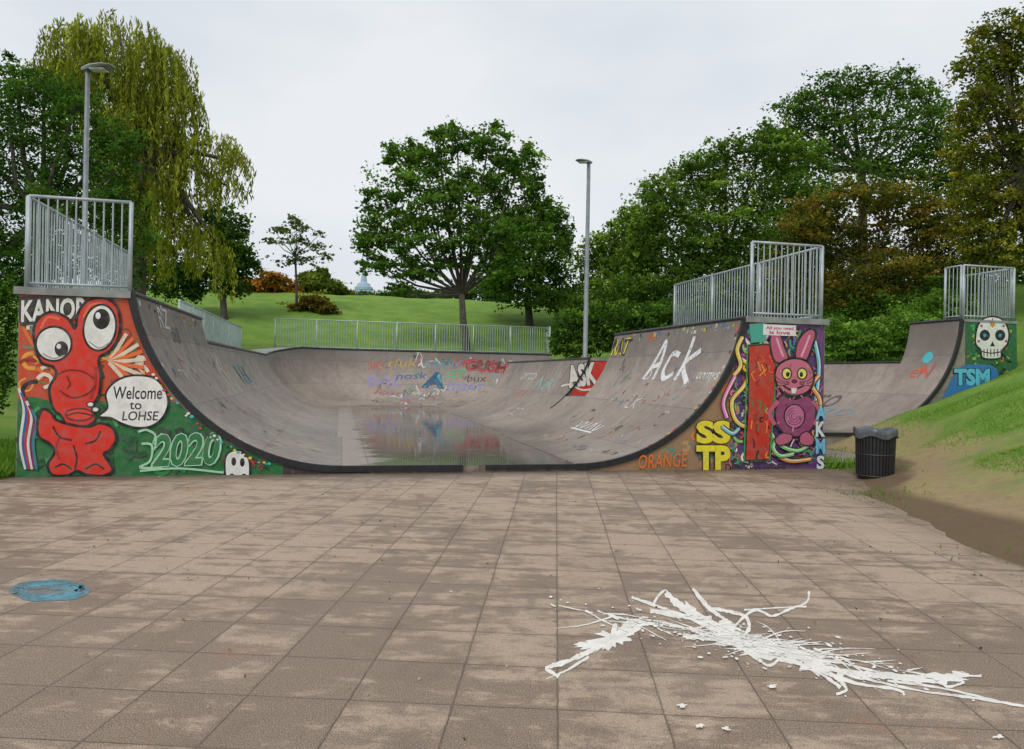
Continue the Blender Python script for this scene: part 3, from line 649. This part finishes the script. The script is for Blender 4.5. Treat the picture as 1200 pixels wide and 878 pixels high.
for _ in range(90):
    a=random.gauss(0,1); x=880+a*75; y=752+a*14; L_=random.uniform(15,75); an=random.gauss(.25,.45)+(math.pi if random.random()<.35 else 0)
    spl([(x,y),(x+L_*.5*math.cos(an),y+L_*.3*math.sin(an)+random.uniform(-4,4)),(x+L_*math.cos(an),y+L_*.5*math.sin(an))],random.uniform(.8,2.4),True)
for _ in range(260):
    a=random.gauss(0,1); x=880+a*105+random.gauss(0,20); y=755+a*22+random.gauss(0,11); r=abs(random.gauss(0,.8))+.35; m.ell(x,y,r*random.uniform(1,2.6),r*.7,PW,rot=random.uniform(-.1,.5))
for x,y in ((850,856),(820,853),(800,829),(1170,866),(905,806)): jag(x,y,5,2,12,.5)
m.build('paint_splatter',None,'splat')
m=Mural(gmap)
m.ell(58,692,48,12,(104,132,140))
for k,(rx,ry,w) in enumerate(((42,10,12),(32,7,9))):
    m.line([(58+rx*math.cos(t)*random.uniform(.9,1.07),692+ry*math.sin(t)*random.uniform(.85,1.12)) for t in np.linspace(0,6.28,26)[:-1]],w*.5,(88,146,162) if k else (78,134,150),True,True)
m.build('chalk_ring',None,'worn2')
# ---------- litter bin ----------
bx,by=gnd(1025,561,.03); bin_=empty('litter_bin',(bx,by,.05),.2)
mb=MB(); H=.74; rb=.29
for i in range(36):
    t=2*math.pi*i/36; c_,s_=math.cos(t),math.sin(t); 
    p0=Vector((c_*rb*.93,s_*rb*.93,.03)); p1=Vector((c_*rb,s_*rb,H)); tg=Vector((-s_,c_,0))*.017; nr=Vector((c_,s_,0))*.012
    mb.add([p0-tg,p0+tg,p0+tg+nr,p0-tg+nr,p1-tg,p1+tg,p1+tg+nr,p1-tg+nr],[(0,1,2,3),(7,6,5,4),(3,2,6,7),(0,3,7,4),(2,1,5,6),(1,0,4,5)],0)
for z in (.04,.38,.72): mb.tube([((rb+.006)*math.cos(t)*(.93+.07*z/H),(rb+.006)*math.sin(t)*(.93+.07*z/H),z) for t in np.linspace(0,2*math.pi,37)],.014,6,0,False)
mb.tube([(0,0,0),(0,0,.03),(0,0,.73)],[rb*.9,rb*.9,rb*.96],32,1)
mb.build('slatted_body',[M['black'],simple('bin_inner',(.01,.01,.012),.5)],bin_,False)
mb=MB(); vs=[];n=64
prof_=[(.20,.60),(.27,.76),(.30,.795),(.325,.79),(.33,.73),(.325,.66)]
for j_,(r_,z_) in enumerate(prof_):
    for i in range(n):
        t=2*math.pi*i/n; w_=1+.025*math.sin(7*t+j_)+.02*math.sin(17*t+j_*2); vs.append((r_*w_*math.cos(t),r_*w_*math.sin(t),z_+.018*math.sin(5*t+1)*(1 if j_<4 else 1.6)))
fs=[(j*n+i,j*n+(i+1)%n,(j+1)*n+(i+1)%n,(j+1)*n+i) for j in range(len(prof_)-1) for i in range(n)]; fs.append(tuple(range(n)))
mb.add(vs,fs,0); mb.build('bin_bag',[simple('plastic_bag',(.10,.11,.12),.3)],bin_,True)
# ---------- lamps ----------
lampm=simple('lamp_grey',(.23,.25,.26),.45,.3,.15)
def lamp(base,H,r,head,hl):
    e=empty('street_lamp',base); mb=MB()
    mb.tube([(0,0,-.3),(0,0,.9),(0,0,.92),(0,0,H)],[r*1.45,r*1.45,r*1.05,r*.75],12)
    mb.build('pole',[lampm],e,True); mb=MB()
    dx,dy=head; 
    sec=[(-.12,.05,.05),(0,.09,.075),(.25*hl,.15,.075),(.7*hl,.17,.055),(hl,.10,.02)]
    vs=[];n=12
    for (s,w,h) in sec:
        for i in range(n):
            t=2*math.pi*i/n; cw=w*math.cos(t); ch=h*max(-.5,math.sin(t)); vs.append((dx*s-dy*cw,dy*s+dx*cw,H+ch+.02+s*.04))
    fs=[(j*n+i,j*n+(i+1)%n,(j+1)*n+(i+1)%n,(j+1)*n+i) for j in range(len(sec)-1) for i in range(n)]+[tuple(range(n)),tuple(range((len(sec)-1)*n,len(sec)*n))]
    mb.add(vs,fs,0); mb.box((dx*.45*hl-.14,dy*.45*hl-.1,H-.03),(dx*.45*hl+.14,dy*.45*hl+.1,H-.005),1)
    mb.build('lantern',[lampm,simple('lamp_lens',(.6,.62,.62),.2)],e,False); return e
p=at(103,82,14.6); lamp((p[0],p[1],0),p[2],.055,(.98,-.2),.56)
p=at(690,191,26); lamp((p[0],p[1],0),p[2],.085,(-.9,-.4),.5)
# ---------- tower ----------
tw=empty('telecommunications_tower',(0,0,0)); mb=MB(); D=620
X=at(427,300,D)[0]
def zz(y): return at(427,y,D)[2]
prf=[(-5,5.5),(zz(352),4),(zz(349),4),(zz(348.5),7.5),(zz(346),9),(zz(342),9),(zz(341),7),(zz(340),7.5),(zz(337),7.5),(zz(336),6),(zz(333),5.2),(zz(331),2.8),(zz(325),2.2),(zz(320),1.5),(zz(308),.8)]
mb.tube([(X,D,z) for z,r in prf],[r for z,r in prf],20)
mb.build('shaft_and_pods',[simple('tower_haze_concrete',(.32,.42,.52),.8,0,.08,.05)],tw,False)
# ---------- trees ----------
LT=np.array([1.5,1.38,1.3])
def tree(name,D,blobs,n,cols,trunk=None,leaf=1.0,K=13,clr=.3,fill=.25,tr=.2,fork=None,limbs=True,spread=1.0,br=.5,base=None):
    e=empty(name); pix=D/F
    B=[]
    for (x,y,rx,ry) in blobs:
        c=at(x,y,D); c[1]+=rng.uniform(-.5,.5)*rx*pix*spread; B.append((c,np.array([rx*pix,max(rx,ry)*pix*.9*spread,ry*pix])))
    vol=np.array([b[1][0]*b[1][2] for b in B]); cnt=(n*vol/vol.sum()).astype(int)
    P=[];C=[];CL=[]
    cols=[np.array(c)*LT for c in cols]
    for (c,r),k in zip(B,cnt):
        K_=int(K*1.5); d=unit(rng.normal(size=(K_,3))); rad=rng.uniform(.35,1.18,(K_,1))**.6; cc=c+d*rad*r*.95
        CL.append((c,cc))
        kf=int(k*fill); kc=k-kf
        ci=rng.integers(0,K_,kc); cr=rng.uniform(.4,1.25,K_)*clr
        # sprays: clumps stretched along an outward, slightly drooping axis
        ax=unit(d+rng.normal(0,.5,(K_,3))-np.array([0,0,.15])); stc=rng.uniform(.2,1.5,K_)
        q=rng.normal(size=(kc,3)); q=unit(q)*np.abs(rng.normal(.6,.45,(kc,1)))
        q=q*np.array([1.05,1,.65])
        al=(rng.normal(0,.75,kc)*stc[ci])[:,None]*ax[ci]
        q2=(q+al)
        pp=cc[ci]+q2*(cr[ci][:,None])*r
        base_=rng.uniform(.62,1.32,K_)[ci]*(1+.2*np.clip(q[:,2],-1,1))  # random tone per clump; upper leaves brighter, top-lit shading put into leaf colour
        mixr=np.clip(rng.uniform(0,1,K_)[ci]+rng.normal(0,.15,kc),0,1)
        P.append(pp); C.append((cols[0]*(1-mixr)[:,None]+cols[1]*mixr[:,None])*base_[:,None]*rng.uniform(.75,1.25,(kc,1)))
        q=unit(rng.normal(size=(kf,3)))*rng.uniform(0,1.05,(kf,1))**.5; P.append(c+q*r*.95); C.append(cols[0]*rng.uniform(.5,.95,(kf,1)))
    P=np.concatenate(P); C=np.concatenate(C); N=len(P)
    A=unit(rng.normal(size=(N,3))*np.array([1,1,.7])-np.array([0,0,.25])); l=rng.uniform(.6,1.35,N)*pix*4.4*leaf
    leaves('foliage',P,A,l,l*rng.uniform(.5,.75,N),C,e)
    if trunk:
        mb=MB(); bx,by_=at(trunk[0],400,D)[:2]; g=float(terr(bx,by_))
        fk=at(*(fork or (trunk[0],trunk[1])),D); b0=np.array([bx,by_,g-.3])
        mb.tube([b0,b0+(0,0,.5),b0*.45+fk*.55+rng.normal(0,.06,3),fk],[tr*1.5,tr*1.1,tr*.9,tr*.75],10)
        if limbs:
            for c,cc in CL:
                mid=fk*.5+c*.5+np.array([0,0,-.15])*np.linalg.norm(c-fk)*.5+rng.normal(0,.2,3)*tr*3
                mb.tube([fk,mid,c],[tr*.5,tr*.3,tr*.17],6)
                for q in cc[:max(2,int(K*br))]:
                    mm=c*.5+q*.5+rng.normal(0,.05,3)*np.linalg.norm(q-c); mb.tube([c,mm,q],[tr*.15,tr*.1,tr*.04],4,0,False)
        mb.build('trunk_and_limbs',[M['bark']],e,True)
    return e
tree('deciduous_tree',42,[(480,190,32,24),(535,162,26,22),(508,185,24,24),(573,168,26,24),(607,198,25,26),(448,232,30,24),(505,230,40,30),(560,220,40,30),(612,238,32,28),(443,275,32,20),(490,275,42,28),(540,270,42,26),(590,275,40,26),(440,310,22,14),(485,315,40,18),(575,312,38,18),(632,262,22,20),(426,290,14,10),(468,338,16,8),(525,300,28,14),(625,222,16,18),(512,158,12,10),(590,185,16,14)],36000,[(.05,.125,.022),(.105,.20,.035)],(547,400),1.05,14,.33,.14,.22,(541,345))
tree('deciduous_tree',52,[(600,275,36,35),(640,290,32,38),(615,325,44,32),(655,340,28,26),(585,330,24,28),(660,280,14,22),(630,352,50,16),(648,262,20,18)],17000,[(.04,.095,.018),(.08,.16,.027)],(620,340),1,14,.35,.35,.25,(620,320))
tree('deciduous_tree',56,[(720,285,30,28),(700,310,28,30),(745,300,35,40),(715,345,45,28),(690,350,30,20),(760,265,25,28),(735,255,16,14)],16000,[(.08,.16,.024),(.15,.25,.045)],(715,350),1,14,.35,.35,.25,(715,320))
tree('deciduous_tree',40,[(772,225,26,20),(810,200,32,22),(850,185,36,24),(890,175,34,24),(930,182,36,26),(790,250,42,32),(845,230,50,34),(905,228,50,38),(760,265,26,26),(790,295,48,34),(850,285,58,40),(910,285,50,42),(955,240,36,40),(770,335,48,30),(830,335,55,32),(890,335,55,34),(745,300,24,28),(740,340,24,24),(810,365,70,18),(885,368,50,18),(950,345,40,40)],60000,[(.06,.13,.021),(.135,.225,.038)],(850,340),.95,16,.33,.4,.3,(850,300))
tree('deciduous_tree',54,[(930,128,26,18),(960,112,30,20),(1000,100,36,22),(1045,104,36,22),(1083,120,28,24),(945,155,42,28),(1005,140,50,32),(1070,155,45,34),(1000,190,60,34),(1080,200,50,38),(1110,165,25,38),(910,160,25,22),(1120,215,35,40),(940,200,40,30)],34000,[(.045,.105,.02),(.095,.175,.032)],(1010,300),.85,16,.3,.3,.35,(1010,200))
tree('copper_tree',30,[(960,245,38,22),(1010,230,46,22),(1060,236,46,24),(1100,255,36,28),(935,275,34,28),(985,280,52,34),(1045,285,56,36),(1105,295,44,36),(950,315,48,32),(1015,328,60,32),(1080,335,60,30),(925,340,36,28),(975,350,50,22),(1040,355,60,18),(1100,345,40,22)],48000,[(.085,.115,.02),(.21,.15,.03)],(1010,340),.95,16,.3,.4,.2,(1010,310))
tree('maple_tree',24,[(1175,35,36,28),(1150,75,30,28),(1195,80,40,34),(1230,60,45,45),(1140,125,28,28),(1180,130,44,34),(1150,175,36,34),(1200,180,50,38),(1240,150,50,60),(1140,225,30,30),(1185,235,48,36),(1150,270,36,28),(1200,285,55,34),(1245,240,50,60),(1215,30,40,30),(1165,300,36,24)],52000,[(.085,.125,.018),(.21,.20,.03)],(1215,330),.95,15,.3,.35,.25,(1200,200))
tree('shrub',29,[(1150,320,40,30),(1200,325,50,40),(1250,330,50,50),(1100,345,44,24),(1210,370,50,34),(1140,350,40,24)],18000,[(.035,.085,.016),(.08,.15,.025)],None,1,13,.35,.45)
tree('shrub',25.5,[(985,402,26,18),(1020,394,34,20),(1060,384,34,22),(1095,370,34,24),(1120,356,26,20),(1040,410,50,18),(1090,398,40,22),(975,390,20,14),(1000,415,40,12)],26000,[(.085,.19,.028),(.17,.31,.06)],None,.8,18,.3,.4)
tree('shrub',28,[(960,385,30,20),(1000,372,40,20),(1050,362,40,20),(1100,348,36,20),(940,402,26,16)],15000,[(.05,.12,.02),(.11,.2,.035)],None,.9,16,.33,.4)
tree('shrub',31,[(668,384,24,20),(700,378,28,22),(735,374,28,20),(690,402,36,18),(730,398,30,20),(760,376,26,22),(790,370,34,22),(658,402,16,16),(825,368,30,20)],19000,[(.045,.11,.02),(.11,.21,.036)],None,.9,15,.33,.4)
tree('shrub',38,[(680,362,26,14),(700,355,30,18),(740,348,30,22),(780,345,30,24),(830,350,40,24),(900,350,50,28),(960,350,50,30),(1010,350,50,30)],19000,[(.04,.095,.016),(.09,.165,.028)],None,1,14,.35,.45)
tree('deciduous_tree',22,[(15,95,45,28),(55,110,40,28),(95,132,36,28),(130,165,34,30),(20,150,55,40),(80,180,50,40),(135,210,30,40),(20,220,60,50),(85,245,55,45),(140,270,32,50),(10,290,50,45),(70,305,55,40),(-50,120,60,60),(-60,220,70,70),(-40,320,60,50),(140,315,30,40),(20,330,40,26)],54000,[(.04,.105,.02),(.085,.175,.032)],(40,330),.95,16,.33,.4,.25,(50,250))
tree('shrub',14.2,[(-12,350,24,26),(-2,395,22,30),(0,440,16,26),(-25,420,30,40),(-8,475,16,18),(-45,370,40,50),(-40,480,30,20),(6,352,16,22)],14000,[(.04,.10,.018),(.085,.18,.03)],None,.9,15,.33,.4)
tree('deciduous_tree',46,[(250,255,20,20),(275,270,20,22),(262,295,34,26),(285,312,18,22),(240,320,34,24),(215,330,30,24),(270,335,28,14),(195,320,30,30)],15000,[(.035,.085,.017),(.075,.14,.025)],(262,340),1,14,.35,.35,.2,(262,310))
tree('young_tree',50,[(345,255,7,12),(335,270,12,7),(356,270,12,7),(325,284,12,6),(368,288,14,6),(346,286,12,10),(338,306,14,6),(362,306,14,6),(382,300,10,5),(320,268,8,4),(374,274,8,4)],1700,[(.06,.09,.03),(.10,.14,.05)],(347,340),.85,8,.45,.0,.09,(346,300),br=1)
tree('shrub',58,[(296,336,20,11),(322,331,22,12),(312,345,30,10),(340,342,12,8)],7500,[(.20,.12,.02),(.36,.17,.03)],None,.9,12,.38,.35)
tree('shrub',62,[(364,328,18,10),(384,338,22,12),(360,340,18,10),(398,344,14,9),(378,322,10,8)],7000,[(.08,.13,.025),(.16,.20,.04)],None,.9,12,.38,.35)
tree('shrub',50,[(368,354,20,9),(352,362,14,7),(384,363,14,7)],4500,[(.09,.08,.02),(.16,.14,.03)],None,.8,12,.4,.4)
tree('distant_trees',95,[(x,(352 if 408<x<450 else 349)-5*random.random(),14,7) for x in range(395,560,15)]+[(470,342,16,8),(490,347,16,7),(560,343,20,12),(585,350,20,12)],11000,[(.06,.12,.045),(.12,.19,.06)],None,.8,8,.45,.4)
tree('shrub',60,[(470,360,12,4),(585,362,10,5),(530,360,10,4),(240,350,25,7),(215,352,20,7)],3000,[(.05,.11,.02),(.10,.19,.03)],None,.8,8,.4,.4)
def willow():
    e=empty('willow_tree'); D=32; pix=D/F
    bl=[(140,42,48,24,110),(95,50,40,28,100),(185,70,36,28,130),(120,92,55,35,150),(68,82,25,22,60),(205,110,30,28,105),(165,150,45,40,150),(248,170,30,20,55),(276,190,17,16,48),(225,195,28,24,90),(185,225,36,30,110),(266,218,20,14,40),(205,265,28,18,85),(170,280,25,20,80),(238,275,18,16,80),(150,215,30,30,110),(262,295,6,12,80)]
    P=[];A=[];Lh=[];C=[]; MBt=MB(); fk=at(165,190,D); g=float(terr(fk[0],D))
    for (x,y,rx,ry,h) in bl:
        c=at(x,y,D); r=np.array([rx,rx,ry])*pix; ns=int(rx*ry*.11)+12
        MBt.tube([fk,fk*.5+c*.5+(0,0,.5),c],[.2,.13,.05],6)
        for _ in range(ns):
            d=rng.normal(size=3); d/=np.linalg.norm(d); d[2]=abs(d[2])*.9-.15; p=c+d*r*rng.uniform(.55,1.1); 
            ln=rng.uniform(.2,1.0)*h*pix*.75; nl=int(ln/.085)+4; s=np.linspace(0,1,nl)
            out=np.array([d[0],d[1],0])*.5
            q=p+np.outer(np.minimum(s*2,1),out)*.7+np.outer(s,[0,0,-ln])+rng.normal(0,.05,(nl,3))+np.outer(s**2,[rng.normal(0,.12),rng.normal(0,.12),0])
            P.append(q); a=rng.normal(size=(nl,3))*.36+[0,0,-1]; A.append(a); Lh.append(rng.uniform(.18,.34,nl))
            b=rng.uniform(.6,1.35); mx=rng.random(); col=(np.array([.16,.20,.024])*(1-mx)+np.array([.33,.35,.05])*mx)*b
            C.append(col*rng.uniform(.75,1.25,(nl,1)))
    P=np.concatenate(P);A=unit(np.concatenate(A));Lh=np.concatenate(Lh);C=np.concatenate(C)
    leaves('hanging_foliage',P,A,Lh,Lh*.25,C,e)
    MBt.tube([(fk[0]-.3,D,g-.3),(fk[0]-.1,D,g+2),tuple(fk)],[.5,.4,.3],12); MBt.build('trunk_and_limbs',[M['bark']],e,True)
willow()
# ---------- grass blades & litter ----------
def grass(name,N,fx,hh,cols,keep=None):
    X,Y=fx(N)
    if keep is not None: k=keep(X,Y); X=X[k];Y=Y[k]
    Z=terr(X,Y); n=len(X); h=rng.uniform(.5,1.3,n)*hh; a=unit(np.c_[rng.normal(0,.45,n),rng.normal(0,.45,n),np.ones(n)])
    P=np.c_[X,Y,Z]+a*h[:,None]*.45; mx=rng.random((n,1)); C=np.array(cols[0])*(1-mx)+np.array(cols[1])*mx
    return leaves(name,P,a,h,np.full(n,.012)+h*.06,C)
def patches(X,Y,th=0): return (np.sin(X*2.1+1.3*np.sin(Y*1.1))+np.sin(Y*1.7+X*.6)+rng.normal(0,.5,len(X)))>th
grass('hill_grass',90000,lambda N:(rng.uniform(5.2,13,N),rng.uniform(6,18,N)),.045,[(.12,.26,.03),(.27,.40,.08)],lambda X,Y:((X-x0e(Y))>1.5)&patches(X,Y,.2))
grass('verge_weeds',6000,lambda N:(x0e(np.linspace(5,17,N))+rng.normal(.25,.3,N),np.linspace(5,17,N)+rng.normal(0,.2,N)),.06,[(.09,.2,.03),(.22,.33,.07)],lambda X,Y:patches(X,Y,.9))
def wd(N):
    u=UE+.05+np.abs(rng.normal(0,.35,N)); v=rng.uniform(-.1,3,N); return L0[0]+u*CU-v*SU,L0[1]+u*SU+v*CU
grass('ramp_weeds',2500,wd,.2,[(.1,.24,.03),(.24,.4,.07)])
def wl(N):
    u=-.1-np.abs(rng.normal(0,1.2,N)); v=rng.uniform(-.3,4,N); return L0[0]+u*CU-v*SU,L0[1]+u*SU+v*CU
grass('tall_grass',14000,wl,.22,[(.08,.2,.022),(.2,.36,.06)])
n=620; X=rng.uniform(-7,5,n); Y=rng.uniform(2.5,12.5,n)**1.0; u,v=w2uv(X,Y); k=(v<-.1); X=X[k];Y=Y[k]; n=len(X)
a=unit(np.c_[rng.normal(size=(n,2)),rng.normal(0,.15,n)])
leaves('fallen_leaves',np.c_[X,Y,np.full(n,.034)],a,rng.uniform(.012,.034,n),rng.uniform(.008,.02,n),np.array([(.3,.2,.08),(.12,.08,.05),(.5,.44,.36)])[rng.integers(0,3,n)])
# ---------- world, sun, camera ----------
EL=math.radians(50); AZ=math.radians(-150)
w=bpy.data.worlds.new('World'); S.world=w; w.use_nodes=True; nt=w.node_tree; nt.nodes.clear()
sk=nt.nodes.new('ShaderNodeTexSky'); sk.sky_type='NISHITA'; sk.sun_disc=False; sk.sun_elevation=EL; sk.sun_rotation=AZ; sk.dust_density=3
b1=nt.nodes.new('ShaderNodeBackground'); b1.inputs[1].default_value=.09; nt.links.new(sk.outputs[0],b1.inputs[0])
tc=nt.nodes.new('ShaderNodeTexCoord'); mp=nt.nodes.new('ShaderNodeMapping'); mp.inputs['Scale'].default_value=(1,1,2.2); nt.links.new(tc.outputs['Generated'],mp.inputs[0])
ns=nt.nodes.new('ShaderNodeTexNoise'); ns.inputs['Scale'].default_value=1.7; ns.inputs['Detail'].default_value=5; ns.inputs['Roughness'].default_value=.5; nt.links.new(mp.outputs[0],ns.inputs['Vector'])
cr=nt.nodes.new('ShaderNodeValToRGB'); nt.links.new(ns.outputs['Fac'],cr.inputs[0])
cr.color_ramp.elements[0].position=.3; cr.color_ramp.elements[0].color=(.62,.69,.78,1); cr.color_ramp.elements[1].position=.66; cr.color_ramp.elements[1].color=(.90,.925,.95,1)
b2=nt.nodes.new('ShaderNodeBackground'); b2.inputs[1].default_value=1.0; nt.links.new(cr.outputs[0],b2.inputs[0])
mx=nt.nodes.new('ShaderNodeMixShader'); mx.inputs[0].default_value=.9; ou=nt.nodes.new('ShaderNodeOutputWorld')
nt.links.new(b1.outputs[0],mx.inputs[1]); nt.links.new(b2.outputs[0],mx.inputs[2]); nt.links.new(mx.outputs[0],ou.inputs[0])
sl=bpy.data.lights.new('sun','SUN'); sl.energy=1.45; sl.angle=math.radians(26); sl.color=(1,.96,.9)
so=bpy.data.objects.new('sun',sl); S.collection.objects.link(so)
dr=Vector((math.sin(AZ)*math.cos(EL),math.cos(AZ)*math.cos(EL),math.sin(EL))); so.rotation_euler=dr.to_track_quat('Z','Y').to_euler()
cam=bpy.data.cameras.new('camera'); co=bpy.data.objects.new('camera',cam); S.collection.objects.link(co)
cam.sensor_width=36; cam.lens=F/1200*36; cam.clip_end=5000; cam.clip_start=.05
co.matrix_world=Matrix.Translation((0,0,CAMH))@Matrix.Rotation(math.pi/2,4,'X')@Matrix.Rotation(ROLL,4,'Z')
S.camera=co
S.view_settings.view_transform='Standard'; S.view_settings.look='None'; S.view_settings.exposure=0
